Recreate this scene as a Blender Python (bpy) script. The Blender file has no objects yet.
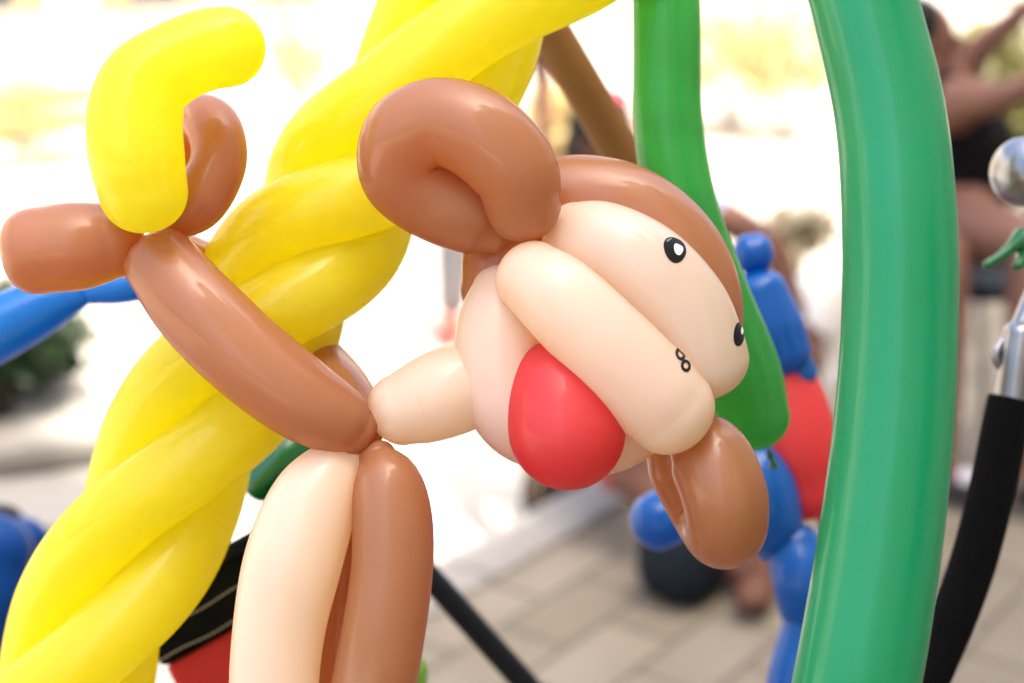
import bpy, bmesh, math, random
from mathutils import Vector, Matrix, Euler
from mathutils.bvhtree import BVHTree
random.seed(7)
R = math.radians
S = bpy.context.scene
COL = S.collection

# ------------------------------------------------------------------ camera
CAM_H, PITCH, F = 1.5, R(15.4), 50.0 / 36.0 * 1024.0
cd = bpy.data.cameras.new('camera'); cam = bpy.data.objects.new('camera', cd); COL.objects.link(cam)
cam.location = (0, 0, CAM_H); cam.rotation_euler = (R(90) - PITCH, 0, 0)
cd.lens = 50; cd.sensor_width = 36; cd.clip_start = 0.02; cd.clip_end = 2000
cd.dof.use_dof = True; cd.dof.focus_distance = 0.97; cd.dof.aperture_fstop = 2.8; cd.dof.aperture_blades = 0
S.camera = cam
CM = Matrix.Translation((0, 0, CAM_H)) @ Euler((R(90) - PITCH, 0, 0)).to_matrix().to_4x4()

# ------------------------------------------------------------------ light
SUN_EL = R(65)
KU = Vector((0.597, 0.803, 0)).normalized()        # along the kerb
KN = Vector((-KU.y, KU.x, 0))                      # from the pavement to the road
SUN_DIR = Vector((-KN.x * math.cos(SUN_EL), -KN.y * math.cos(SUN_EL), math.sin(SUN_EL)))
w = bpy.data.worlds.new('World'); S.world = w; w.use_nodes = True
nt = w.node_tree; bg = nt.nodes['Background']
sky = nt.nodes.new('ShaderNodeTexSky'); sky.sky_type = 'NISHITA'; sky.sun_disc = False
sky.sun_elevation = SUN_EL; sky.sun_rotation = math.atan2(SUN_DIR.x, SUN_DIR.y)
sky.air_density = 1.0; sky.dust_density = 8.0; sky.ozone_density = 1.0
nt.links.new(sky.outputs[0], bg.inputs[0]); bg.inputs[1].default_value = 0.15
sl = bpy.data.lights.new('sun', 'SUN'); sun = bpy.data.objects.new('sun', sl); COL.objects.link(sun)
sl.energy = 2.5; sl.angle = R(0.5); sl.color = (1.0, 0.93, 0.82)
sun.rotation_euler = (-SUN_DIR).to_track_quat('-Z', 'Y').to_euler(); sun.location = (6, -6, 12)
vs = S.view_settings
vs.view_transform = 'Standard'; vs.look = 'None'; vs.exposure = 2.3; vs.gamma = 1.0
S.render.engine = 'CYCLES'
cy = S.cycles; cy.max_bounces = 12; cy.diffuse_bounces = 7; cy.glossy_bounces = 4; cy.transmission_bounces = 6
cy.transparent_max_bounces = 16; cy.use_denoising = True; cy.caustics_reflective = False; cy.sample_clamp_indirect = 8.0

# ------------------------------------------------------------------ helpers
def W(px, py, d):
    "a point of the place, d metres in front of the lens"
    return CM @ Vector(((px - 512) / F * d, -(py - 341.5) / F * d, -d))

def G(px, py, z=0.0):
    o = Vector((0, 0, CAM_H)); v = (W(px, py, 1) - o); t = (z - CAM_H) / v.z
    return o + v * t

def K(t, n, z=0.0):
    "a point given along the kerb / away from it towards the road"
    p = Vector((-0.19, 3.33, 0)) + KU * t + KN * n
    p.z = z
    return p

def tag(o, label=None, cat=None, group=None, kind=None):
    if label: o['label'] = label
    if cat: o['category'] = cat
    if group: o['group'] = group
    if kind: o['kind'] = kind
    return o

def thing(name, loc, label, cat, group=None):
    o = bpy.data.objects.new(name, None); COL.objects.link(o); o.location = loc
    o.empty_display_size = 0.05
    return tag(o, label, cat, group)

def link(name, me, mat, parent=None, smooth=True):
    o = bpy.data.objects.new(name, me); COL.objects.link(o)
    if mat:
        me.materials.append(mat)
    if smooth:
        me.polygons.foreach_set('use_smooth', [True] * len(me.polygons))
    if parent:
        o.parent = parent
        o.location = -parent_world(parent)
    return o

def parent_world(p):
    v = Vector(p.location)
    while p.parent:
        p = p.parent; v += p.location
    return v

def set_origin(o, loc):
    "move an unparented mesh's origin without moving its shape"
    o.data.transform(Matrix.Translation(-Vector(loc))); o.location = loc
    return o

# ------------------------------------------------------------------ materials
def new_mat(name):
    m = bpy.data.materials.new(name); m.use_nodes = True
    t = m.node_tree; b = t.nodes['Principled BSDF']
    return m, t, b, t.nodes['Material Output']

def N(t, typ, **kw):
    n = t.nodes.new(typ)
    for k, v in kw.items():
        setattr(n, k, v)
    return n

def mix_col(t, fac, a, b):
    n = N(t, 'ShaderNodeMix', data_type='RGBA')
    if isinstance(fac, (int, float)): n.inputs[0].default_value = fac
    else: t.links.new(fac, n.inputs[0])
    for i, c in ((6, a), (7, b)):
        if isinstance(c, tuple): n.inputs[i].default_value = (*c[:3], 1)
        else: t.links.new(c, n.inputs[i])
    return n.outputs[2]

def latex(name, col, trans=0.35, clear=0.0, rough=0.24, tcol=None, spec=0.6, coat=0.6):
    "a stretched balloon skin: glossy outside, light leaks through the wall"
    m, t, b, out = new_mat(name)
    tc = N(t, 'ShaderNodeTexCoord')
    nz = N(t, 'ShaderNodeTexNoise'); nz.inputs['Scale'].default_value = 28; nz.inputs['Detail'].default_value = 4
    t.links.new(tc.outputs['Object'], nz.inputs['Vector'])
    dk = tuple(c * 0.97 for c in col)
    c = mix_col(t, nz.outputs[0], dk, tuple(min(1, x * 1.03) for x in col))
    t.links.new(c, b.inputs['Base Color'])
    mr = N(t, 'ShaderNodeMapRange'); mr.inputs[3].default_value = rough * 0.8; mr.inputs[4].default_value = rough * 1.3
    nz2 = N(t, 'ShaderNodeTexNoise'); nz2.inputs['Scale'].default_value = 40; nz2.inputs['Detail'].default_value = 2
    t.links.new(tc.outputs['Object'], nz2.inputs['Vector'])
    t.links.new(nz2.outputs[0], mr.inputs[0]); t.links.new(mr.outputs[0], b.inputs['Roughness'])
    b.inputs['Specular IOR Level'].default_value = spec
    b.inputs['Coat Weight'].default_value = coat; b.inputs['Coat Roughness'].default_value = 0.07
    bp = N(t, 'ShaderNodeBump'); bp.inputs['Strength'].default_value = 0.006; bp.inputs['Distance'].default_value = 0.0008
    t.links.new(nz2.outputs[0], bp.inputs['Height']); t.links.new(bp.outputs[0], b.inputs['Normal'])
    tr = N(t, 'ShaderNodeBsdfTranslucent'); tr.inputs[0].default_value = (*(tcol or col), 1)
    mx = N(t, 'ShaderNodeMixShader'); mx.inputs[0].default_value = trans
    t.links.new(b.outputs[0], mx.inputs[1]); t.links.new(tr.outputs[0], mx.inputs[2])
    last = mx
    if clear > 0:
        tp = N(t, 'ShaderNodeBsdfTransparent'); tp.inputs[0].default_value = (*[min(1, x * 1.2 + 0.05) for x in (tcol or col)], 1)
        m2 = N(t, 'ShaderNodeMixShader'); m2.inputs[0].default_value = clear
        t.links.new(mx.outputs[0], m2.inputs[1]); t.links.new(tp.outputs[0], m2.inputs[2]); last = m2
    t.links.new(last.outputs[0], out.inputs[0])
    return m

def plain(name, col, rough=0.6, metal=0.0, scale=20, var=0.15, bump=0.0, spec=0.5):
    m, t, b, out = new_mat(name)
    tc = N(t, 'ShaderNodeTexCoord')
    nz = N(t, 'ShaderNodeTexNoise'); nz.inputs['Scale'].default_value = scale; nz.inputs['Detail'].default_value = 5
    t.links.new(tc.outputs['Object'], nz.inputs['Vector'])
    c = mix_col(t, nz.outputs[0], tuple(x * (1 - var) for x in col), tuple(min(1, x * (1 + var)) for x in col))
    t.links.new(c, b.inputs['Base Color'])
    b.inputs['Roughness'].default_value = rough; b.inputs['Metallic'].default_value = metal
    b.inputs['Specular IOR Level'].default_value = spec
    if bump:
        bp = N(t, 'ShaderNodeBump'); bp.inputs['Strength'].default_value = bump
        t.links.new(nz.outputs[0], bp.inputs['Height']); t.links.new(bp.outputs[0], b.inputs['Normal'])
    return m

def leaf_mat(name, col):
    m, t, b, out = new_mat(name)
    oi = N(t, 'ShaderNodeNewGeometry')
    c = mix_col(t, oi.outputs['Random Per Island'], tuple(x * 0.6 for x in col), tuple(x * 1.4 for x in col))
    t.links.new(c, b.inputs['Base Color']); b.inputs['Roughness'].default_value = 0.5
    tr = N(t, 'ShaderNodeBsdfTranslucent'); t.links.new(c, tr.inputs[0])
    mx = N(t, 'ShaderNodeMixShader'); mx.inputs[0].default_value = 0.4
    t.links.new(b.outputs[0], mx.inputs[1]); t.links.new(tr.outputs[0], mx.inputs[2]); t.links.new(mx.outputs[0], out.inputs[0])
    return m

def paver_mat():
    m, t, b, out = new_mat('stone_pavers')
    tc = N(t, 'ShaderNodeTexCoord'); mp = N(t, 'ShaderNodeMapping')
    mp.inputs['Rotation'].default_value = (0, 0, -math.atan2(KU.y, KU.x))
    t.links.new(tc.outputs['Object'], mp.inputs['Vector'])
    br = N(t, 'ShaderNodeTexBrick'); br.offset = 0.5
    br.inputs['Scale'].default_value = 1.0; br.inputs['Brick Width'].default_value = 0.34
    br.inputs['Row Height'].default_value = 0.18; br.inputs['Mortar Size'].default_value = 0.009
    br.inputs['Mortar Smooth'].default_value = 0.4
    br.inputs['Color1'].default_value = (0.185, 0.155, 0.108, 1); br.inputs['Color2'].default_value = (0.245, 0.212, 0.158, 1)
    br.inputs['Mortar'].default_value = (0.10, 0.083, 0.058, 1)
    t.links.new(mp.outputs[0], br.inputs['Vector'])
    nz = N(t, 'ShaderNodeTexNoise'); nz.inputs['Scale'].default_value = 5; nz.inputs['Detail'].default_value = 8
    t.links.new(tc.outputs['Object'], nz.inputs['Vector'])
    c = mix_col(t, nz.outputs[0], (0.55, 0.48, 0.38), (1.0, 1.0, 1.0))
    mu = N(t, 'ShaderNodeMix', data_type='RGBA', blend_type='MULTIPLY'); mu.inputs[0].default_value = 0.75
    t.links.new(br.outputs[0], mu.inputs[6]); t.links.new(c, mu.inputs[7])
    t.links.new(mu.outputs[2], b.inputs['Base Color']); b.inputs['Roughness'].default_value = 0.75
    bp = N(t, 'ShaderNodeBump'); bp.inputs['Strength'].default_value = 0.4; bp.inputs['Distance'].default_value = 0.01
    inv = N(t, 'ShaderNodeMath', operation='SUBTRACT'); inv.inputs[0].default_value = 1; t.links.new(br.outputs[1], inv.inputs[1])
    t.links.new(inv.outputs[0], bp.inputs['Height']); t.links.new(bp.outputs[0], b.inputs['Normal'])
    return m

M = dict(
    brown=latex('brown_latex', (0.50, 0.258, 0.118), 0.50, 0.0, 0.34, (0.72, 0.27, 0.045)),
    cream=latex('cream_latex', (0.93, 0.81, 0.67), 0.46, 0.0, 0.42, (0.97, 0.75, 0.46)),
    yellow=latex('yellow_latex', (0.91, 0.83, 0.036), 0.62, 0.0, 0.36, (0.97, 0.91, 0.014)),
    red=latex('red_latex', (0.80, 0.060, 0.065), 0.45, 0.0, 0.46, (0.90, 0.05, 0.045), 0.6, 0.3),
    green=latex('green_latex', (0.004, 0.345, 0.135), 0.32, 0.0, 0.34, (0.004, 0.43, 0.14), 0.5, 0.4),
    leafgreen=latex('grass_green_latex', (0.07, 0.41, 0.13), 0.50, 0.26, 0.30, (0.14, 0.52, 0.10), 0.3),
    darkgreen=latex('dark_green_latex', (0.008, 0.18, 0.05), 0.3, 0.0, 0.3),
    lime=latex('lime_latex', (0.28, 0.62, 0.05), 0.35, 0.0, 0.3),
    blue=latex('blue_latex', (0.004, 0.14, 0.52), 0.40, 0.0, 0.34, (0.003, 0.16, 0.62), 0.3),
    azure=latex('azure_latex', (0.004, 0.21, 0.62), 0.42, 0.0, 0.34, (0.003, 0.24, 0.7), 0.3),
    navyblue=latex('deep_blue_latex', (0.003, 0.06, 0.26), 0.36, 0.0, 0.4, (0.003, 0.07, 0.3), 0.2, 0.1),
    ink=plain('black_marker_ink', (0.004, 0.004, 0.004), 0.5, var=0.1, spec=0.2),
    greygleam=plain('painted_grey_gleam', (0.22, 0.22, 0.22), 0.4),  # gleam of light on the eye, put in as a grey colour
    white=plain('white_marker_ink', (0.85, 0.85, 0.83), 0.4, var=0.03),
    wood=plain('varnished_wood', (0.22, 0.105, 0.030), 0.6, scale=8, var=0.3, spec=0.2),
    chrome=plain('chrome', (0.30, 0.31, 0.33), 0.28, 1.0, var=0.05),
    steel=plain('brushed_steel', (0.30, 0.30, 0.31), 0.34, 1.0, scale=60, var=0.1),
    foam=plain('black_foam', (0.003, 0.003, 0.0033), 0.85, scale=120, var=0.4, bump=0.3, spec=0.08),
    navymetal=plain('dark_painted_metal', (0.006, 0.008, 0.011), 0.6, spec=0.2),
    bagblack=plain('black_bag_cloth', (0.004, 0.0045, 0.0038), 0.85, scale=200, var=0.4, bump=0.2, spec=0.12),
    bagred=plain('red_bag_cloth', (0.50, 0.018, 0.022), 0.75, scale=150, var=0.15, bump=0.15),
    thread=plain('pale_thread', (0.42, 0.40, 0.35), 0.8),
    kerb=plain('granite_kerb', (0.235, 0.22, 0.195), 0.7, scale=30, var=0.25, bump=0.2),
    road=plain('pale_concrete_road', (0.36, 0.335, 0.285), 0.85, scale=3, var=0.12, bump=0.1),
    paver=paver_mat(),
    plaster=plain('cream_plaster', (0.62, 0.57, 0.48), 0.85, scale=2, var=0.08, bump=0.1),
    sunplaster=plain('pale_plaster', (0.62, 0.58, 0.52), 0.85, scale=2, var=0.08),
    ochre=plain('ochre_shutter_paint', (0.34, 0.22, 0.09), 0.6, scale=5),
    glass=plain('window_glass', (0.03, 0.035, 0.04), 0.06, var=0.0),
    frame=plain('painted_frame', (0.35, 0.32, 0.28), 0.5),
    stone=plain('grey_planter_stone', (0.30, 0.28, 0.25), 0.8, scale=14, var=0.25, bump=0.3),
    soil=plain('soil', (0.06, 0.04, 0.025), 0.95, bump=0.5),
    bark=plain('bark', (0.10, 0.075, 0.05), 0.9, scale=12, var=0.4, bump=0.6),
    leafdark=leaf_mat('shrub_leaves', (0.018, 0.045, 0.010)),
    leafyellow=leaf_mat('yellow_green_leaves', (0.62, 0.50, 0.25)),
    leafgrey=leaf_mat('dry_grey_leaves', (0.26, 0.22, 0.15)),
    leafpale=leaf_mat('pale_green_leaves', (0.20, 0.19, 0.06)),
    skin=plain('brown_skin', (0.115, 0.046, 0.026), 0.6, var=0.12, spec=0.25),
    skinpale=plain('tan_skin', (0.18, 0.085, 0.058), 0.6, var=0.12, spec=0.25),
    hair=plain('black_hair', (0.005, 0.005, 0.006), 0.6, scale=90, var=0.4, bump=0.3, spec=0.2),
    greyblue=plain('grey_blue_cotton', (0.17, 0.21, 0.29), 0.9, var=0.08),
    coral=plain('coral_cotton', (0.36, 0.065, 0.042), 0.9, var=0.08),
    blackcloth=plain('black_cotton', (0.006, 0.0055, 0.006), 0.95, var=0.2, spec=0.1),
    greycloth=plain('grey_trouser_cloth', (0.22, 0.21, 0.22), 0.9, var=0.1),
    whitecloth=plain('white_cotton', (0.70, 0.68, 0.65), 0.9, var=0.06),
    pink=plain('pink_cloth', (0.34, 0.030, 0.06), 0.8),
    shoeblack=plain('black_shoe', (0.015, 0.015, 0.017), 0.6),
    shoewhite=plain('white_shoe_panel', (0.62, 0.62, 0.66), 0.6),
    shoered=plain('red_shoe', (0.55, 0.05, 0.03), 0.6),
    plastic=plain('white_plastic_sheet', (0.62, 0.61, 0.58), 0.4, var=0.06),
    frog=plain('green_rubber', (0.006, 0.12, 0.03), 0.25, var=0.1),
    navybag=plain('navy_nylon', (0.006, 0.010, 0.016), 0.7, scale=100, var=0.3, spec=0.2),
)

# ------------------------------------------------------------------ tubes
def catmull(P, n=24):
    "P: list of 4-vectors (x,y,z,r) -> dense list"
    Q = [P[0] * 2 - P[1]] + P + [P[-1] * 2 - P[-2]]
    out = []
    for i in range(1, len(Q) - 2):
        a, b, c, d = Q[i - 1], Q[i], Q[i + 1], Q[i + 2]
        for k in range(n):
            u = k / n
            out.append(0.5 * ((2 * b) + (c - a) * u + (2 * a - 5 * b + 4 * c - d) * u * u + (3 * b - a - 3 * c + d) * u ** 3))
    out.append(P[-1].copy())
    return out

def tube_world(P, caps=((0.9, 2.0), (0.9, 2.0)), seg=40, rings=56, ripple=0.0, pucker=(0, 0)):
    """P: list of (Vector, radius). caps: (length in radii, exponent) at either end; the path is lengthened to carry the cap."""
    P4 = [Vector((*p, r)) for p, r in P]
    D = catmull(P4, 24)
    # straight lead-in so the rounded end has room
    def ext(a, b, L):
        t = (a.to_3d() - b.to_3d()).normalized() * L
        return Vector((a.x + t.x, a.y + t.y, a.z + t.z, a.w))
    (c0, e0), (c1, e1) = caps
    D = [ext(D[0], D[1], c0 * D[0].w)] + D + [ext(D[-1], D[-2], c1 * D[-1].w)]
    s = [0.0]
    for i in range(1, len(D)):
        s.append(s[-1] + (D[i].to_3d() - D[i - 1].to_3d()).length)
    T = s[-1]
    L0, L1 = max(1e-5, c0 * D[0].w), max(1e-5, c1 * D[-1].w)
    L0 = min(L0, T * 0.48); L1 = min(L1, T * 0.48)
    nc = 14
    ss = [L0 * (1 - math.cos(k / nc * math.pi / 2)) for k in range(nc)]
    ss += [L0 + (T - L0 - L1) * k / rings for k in range(rings + 1)]
    ss += [T - L1 * (1 - math.cos(k / nc * math.pi / 2)) for k in range(nc - 1, -1, -1)]
    def at(x):
        lo, hi = 0, len(s) - 1
        while hi - lo > 1:
            m = (lo + hi) // 2
            if s[m] <= x: lo = m
            else: hi = m
        u = (x - s[lo]) / max(1e-9, s[hi] - s[lo])
        return D[lo].lerp(D[hi], u)
    C = [at(x) for x in ss]
    n = len(C)
    pts = [c.to_3d() for c in C]
    rad = []
    for i, x in enumerate(ss):
        r = C[i].w
        f = 1.0
        if x < L0: f = (1 - (1 - x / L0) ** e0) ** (1 / e0)
        elif x > T - L1: f = (max(0, 1 - (1 - (T - x) / L1) ** e1)) ** (1 / e1)
        rad.append(r * f)
    verts, faces = [], []
    tg = [(pts[min(i + 1, n - 1)] - pts[max(i - 1, 0)]).normalized() for i in range(n)]
    up = tg[0].orthogonal().normalized()
    base = []
    for i in range(n):
        up = (up - tg[i] * up.dot(tg[i]))
        up = up.normalized() if up.length > 1e-6 else tg[i].orthogonal().normalized()
        sd = tg[i].cross(up)
        if rad[i] < 1e-6:
            base.append((len(verts), 1)); verts.append(pts[i]); continue
        base.append((len(verts), seg))
        for k in range(seg):
            a = 2 * math.pi * k / seg
            rr = rad[i]
            for e, x in ((pucker[0], ss[i] / (L0 * .9)), (pucker[1], (T - ss[i]) / (L1 * .9))):
                if e and 0 < x < 1: rr *= 1 + .05 * (1 - x) ** 1.3 * math.sin(e * a + 2.2 * x + .7 * math.sin(2 * a))
            verts.append(pts[i] + (up * math.cos(a) + sd * math.sin(a)) * rr)
    for i in range(n - 1):
        (b0, m0), (b1, m1) = base[i], base[i + 1]
        for k in range(seg):
            k2 = (k + 1) % seg
            if m0 == 1 and m1 == 1: continue
            if m0 == 1: faces.append((b0, b1 + k2, b1 + k))
            elif m1 == 1: faces.append((b0 + k, b0 + k2, b1))
            else: faces.append((b0 + k, b0 + k2, b1 + k2, b1 + k))
    return verts, faces

def mesh_of(name, parts):
    me = bpy.data.meshes.new(name); V, Fc = [], []
    for v, f in parts:
        o = len(V); V += [tuple(x) for x in v]; Fc += [tuple(i + o for i in q) for q in f]
    me.from_pydata(V, [], Fc)
    bm = bmesh.new(); bm.from_mesh(me); bmesh.ops.recalc_face_normals(bm, faces=bm.faces); bm.to_mesh(me); bm.free()
    me.update()
    return me

def balloon(name, pts, mat, parent=None, caps=((0.9, 2.0), (0.9, 2.0)), seg=40, rings=56, pucker=(0, 0)):
    "pts: (px, py, depth, radius in px at that depth)"
    P = [(W(x, y, d), r * d / F) for x, y, d, r in pts]
    return link(name, mesh_of(name, [tube_world(P, caps, max(seg, 72) if any(pucker) else seg, rings, 0.0, pucker)]), mat, parent)

def rod(pts, r, seg=12, rings=16, caps=((0.3, 2.0), (0.3, 2.0))):
    return tube_world([(p, r) if not isinstance(p, tuple) else p for p in pts], caps, seg, rings)

def box(c, sx, sy, sz, rot=None, bev=0.0):
    bm = bmesh.new(); bmesh.ops.create_cube(bm, size=1)
    bmesh.ops.scale(bm, vec=(sx, sy, sz), verts=bm.verts)
    if bev: bmesh.ops.bevel(bm, geom=bm.edges[:], offset=bev, segments=3, profile=0.7, affect='EDGES')
    mt = Matrix.Translation(c) @ (rot.to_4x4() if rot else Matrix())
    v = [mt @ x.co for x in bm.verts]; bm.verts.index_update()
    f = [tuple(q.index for q in fc.verts) for fc in bm.faces]
    bm.free()
    return v, f

def ellipsoid(c, rx, ry, rz, rot=None, nu=28, nv=16):
    v, f = [], []
    mt = Matrix.Translation(c) @ (rot.to_4x4() if rot else Matrix())
    v.append(mt @ Vector((0, 0, rz)))
    for j in range(1, nv):
        th = math.pi * j / nv
        for i in range(nu):
            a = 2 * math.pi * i / nu
            v.append(mt @ Vector((rx * math.sin(th) * math.cos(a), ry * math.sin(th) * math.sin(a), rz * math.cos(th))))
    v.append(mt @ Vector((0, 0, -rz)))
    for i in range(nu):
        f.append((0, 1 + i, 1 + (i + 1) % nu))
        for j in range(nv - 2):
            a = 1 + j * nu; f.append((a + i, a + nu + i, a + nu + (i + 1) % nu, a + (i + 1) % nu))
        a = 1 + (nv - 2) * nu; f.append((a + i, len(v) - 1, a + (i + 1) % nu))
    return v, f

def egg(name, a, b, r, frac, mat, parent):
    ax = (b - a); L = ax.length; ax.normalize(); u = ax.orthogonal().normalized(); s = ax.cross(u)
    v, f = [], []; n, m = 48, 64
    for j in range(n + 1):
        t = (1 - math.cos(math.pi * j / n)) / 2
        k = (frac - t) / frac if t < frac else (t - frac) / (1 - frac)
        rr = r * max(0, 1 - k ** (1.85 if t < frac else 2)) ** .5
        if j in (0, n): v.append(a + ax * L * t); continue
        v += [a + ax * L * t + (u * math.cos(q * 2 * math.pi / m) + s * math.sin(q * 2 * math.pi / m)) * rr for q in range(m)]
    for q in range(m):
        p = (q + 1) % m
        f.append((0, 1 + p, 1 + q))
        for j in range(n - 2): f.append((1 + j * m + q, 1 + j * m + p, 1 + (j + 1) * m + p, 1 + (j + 1) * m + q))
        f.append((1 + (n - 2) * m + q, 1 + (n - 2) * m + p, len(v) - 1))
    return link(name, mesh_of(name, [(v, f)]), mat, parent)

KROT = Matrix((KU, KN, Vector((0, 0, 1)))).transposed()     # local x along the kerb, y to the road

# ------------------------------------------------------------------ the setting
def sheet(name, corners, mat, z):
    me = bpy.data.meshes.new(name); me.from_pydata([(p.x, p.y, z) for p in corners], [], [(0, 1, 2, 3)])
    return tag(link(name, me, mat, None, False), kind='structure')

g = sheet('ground', [Vector((-900, -900)), Vector((900, -900)), Vector((900, 900)), Vector((-900, 900))], M['road'], -0.124)
r_ = sheet('road', [K(-40, 0, 0), K(60, 0, 0), K(60, 9, 0), K(-40, 9, 0)], M['road'], -0.12)
pv = tag(link('pavement', mesh_of('pavement', [box(K(8, -2.482, -0.062), 90, 4.6, 0.12, KROT)]), M['paver'], None, False), kind='structure')
ks = []
for k in range(-14, 30):
    ks.append(box(K(k * 0.9 + 0.45, -0.09, -0.049), 0.888, 0.178, 0.130, KROT, 0.022))
tag(link('kerb', mesh_of('kerb', ks), M['kerb'], None, True), kind='structure')

# an unseen house, added to cast the shade over the pavement
SH = 4.71 * math.tan(SUN_EL); SH2 = 6.9 * math.tan(SUN_EL); SH3 = 5.55 * math.tan(SUN_EL)  # wall heights chosen for where the shade has to end
shade_house = thing('house', K(8, -7, 0), 'unseen pale plastered house added to shade the pavement', 'house')
t_split = -0.05
link('wall', mesh_of('wall', [box(K(t_split + 15, -7.7, SH / 2 - 0.06), 30, 6, SH, KROT), box(K(t_split - 1.75, -7.72, SH2 / 2 - .06), 3.495, 5.96, SH2, KROT), box(K(1.72, -7.715, SH3 / 2 + 3), 1.76, 5.97, SH3 - 6, KROT), box(K(t_split - 5.35, -7.71, SH / 2 - .06), 3.7, 5.98, SH, KROT)]), M['plaster'], shade_house, False)  # taller blocks added to shade the planter and the seated person
for i in range(-1, 8):
    wx = t_split + (1.5 + i * 2.4 if i >= 0 else -1.75)
    for z, h in ((1.6, 1.5), (4.4, 1.5), (7.2, 1.4)):
        wf = link('window', mesh_of('window', [box(K(wx, -4.685, z), 1.1, 0.03, h, KROT)]), M['glass'], shade_house, False)
        link('frame', mesh_of('frame', [box(K(wx - 0.58, -4.66, z), 0.06, 0.09, h + 0.12, KROT), box(K(wx + 0.58, -4.66, z), 0.06, 0.09, h + 0.12, KROT),
             box(K(wx, -4.66, z + h / 2 + 0.03), 1.1, 0.085, 0.06, KROT), box(K(wx, -4.64, z - h / 2 - 0.04), 1.1, 0.14, 0.07, KROT), box(K(wx, -4.66, z), 0.05, 0.05, h, KROT)]), M['frame'], wf, False)

# ------------------------------------------------------------------ vegetation
def leaves(centres, n, size, rnd, spread=0.85):
    V, Fc = [], []
    for (c, rx, ry, rz) in centres:
        for k in range(n):
            d = Vector((rnd.gauss(0, 1), rnd.gauss(0, 1), rnd.gauss(0, 1))).normalized() * (rnd.random() ** 0.4)
            p = c + Vector((d.x * rx, d.y * ry, d.z * rz)) * (spread + 0.3 * rnd.random())
            s = size * rnd.uniform(0.6, 1.3)
            e = Euler((rnd.uniform(-1, 1), rnd.uniform(-1, 1), rnd.uniform(0, 6.28))).to_matrix()
            o = len(V)
            for q in ((-s, 0, 0), (0, -s * 0.45, 0.12 * s), (s, 0, 0), (0, s * 0.45, 0.12 * s)):
                V.append(p + e @ Vector(q))
            Fc.append((o, o + 1, o + 2, o + 3))
    return V, Fc

def tree(base, h, crown_r, mat, label, seed, n=700, leaf=0.09, cat='tree', group=None, name='street_tree'):
    rnd = random.Random(seed)
    t = thing(name, base, label, cat, group)
    top = base + Vector((rnd.uniform(-.2, .2), rnd.uniform(-.2, .2), h * 0.62))
    parts = [tube_world([(base + Vector((0, 0, -.05)), h * .035), (base.lerp(top, .5) + Vector((.05, 0, 0)), h * .026), (top, h * .018)], ((.01, 2), (.5, 2)), 12, 16)]
    cl = []
    for k in range(9):
        a = k * 2.4 + rnd.random(); el = rnd.uniform(.1, 1.2)
        e = top + Vector((math.cos(a) * math.cos(el), math.sin(a) * math.cos(el), math.sin(el))) * crown_r * rnd.uniform(.55, .9)
        parts.append(tube_world([(base.lerp(top, rnd.uniform(.65, .95)), h * .012), (top.lerp(e, .5), h * .008), (e, h * .004)], ((.1, 2), (.5, 2)), 8, 8))
        q = crown_r * rnd.uniform(.3, .5); cl.append((e, q, q, q * .75))
    link('trunk', mesh_of('trunk', parts), M['bark'], t)
    link('crown', mesh_of('crown', [leaves(cl, n, leaf, rnd)]), mat, t, False)
    return t

def shrub(base, rx, h, mat, label, seed, n=420, leaf=0.035, group=None):
    rnd = random.Random(seed)
    t = thing('shrub', base, label, 'shrub', group)
    st, cl = [], []
    for k in range(7):
        a = k * 0.9 + rnd.random() * .5; rr = rx * rnd.uniform(.2, .75)
        e = base + Vector((math.cos(a) * rr, math.sin(a) * rr, h * rnd.uniform(.35, .85)))
        st.append(tube_world([(base + Vector((math.cos(a) * .03, math.sin(a) * .03, -.03)), .012), (base.lerp(e, .5) + Vector((0, 0, .04)), .009), (e, .004)], ((.1, 2), (.3, 2)), 7, 8))
        cl.append((e, rx * .45, rx * .45, h * .3))
    link('stem', mesh_of('stem', st), M['bark'], t)
    link('foliage', mesh_of('foliage', [leaves(cl, n, leaf, rnd)]), mat, t, False)
    return t

# stone planter at the left, with dark shrubs
pc = K(0.06, 0, 0); A = W(106, 440, 4.45); A.z = -0.12
pdx = (W(-300, 530, 4.05) - W(106, 440, 4.45)); pdx.z = 0; pdx.normalize(); pdy = Vector((-pdx.y, pdx.x, 0))
if pdy.y < 0: pdy = -pdy
PR = Matrix((pdx, pdy, Vector((0, 0, 1)))).transposed()
pl = thing('planter', A + pdx * 1.2 + pdy * .5, 'low grey stone planter holding dark shrubs at the left', 'planter')
zt = W(106, 432, 4.45).z
PH = zt + 0.12
PL_, PD = 3.0, 1.1
def pp(a, b, z): return Vector((A.x, A.y, 0)) + pdx * a + pdy * b + Vector((0, 0, z))
link('wall', mesh_of('wall', [box(pp(PL_ / 2, .11, -0.12 + PH / 2 - .03), PL_, .22, PH - .06, PR), box(pp(PL_ / 2, PD - .1, -0.12 + PH / 2 - .03), PL_, .2, PH - .06, PR),
     box(pp(.1, PD / 2, -0.12 + PH / 2 - .031), .2, PD - .43, PH - .062, PR)]), M['stone'], pl, False)
link('coping', mesh_of('coping', [box(pp(PL_ / 2 - .02, .11, zt - .03), PL_ + .04, .30, .07, PR, .015), box(pp(.1, PD / 2 + .06, zt - .031), .26, PD - .2, .068, PR, .015)]), M['kerb'], pl)
link('soil', mesh_of('soil', [box(pp(PL_ / 2, PD / 2, zt - .12), PL_ - .2, PD - .3, .05, PR)]), M['soil'], pl, False)
link('step', mesh_of('step', [box(pp(PL_ / 2 - .1, -.24, -0.085), PL_ + .2, .45, .065, PR, .01)]), M['kerb'], pl)
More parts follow.
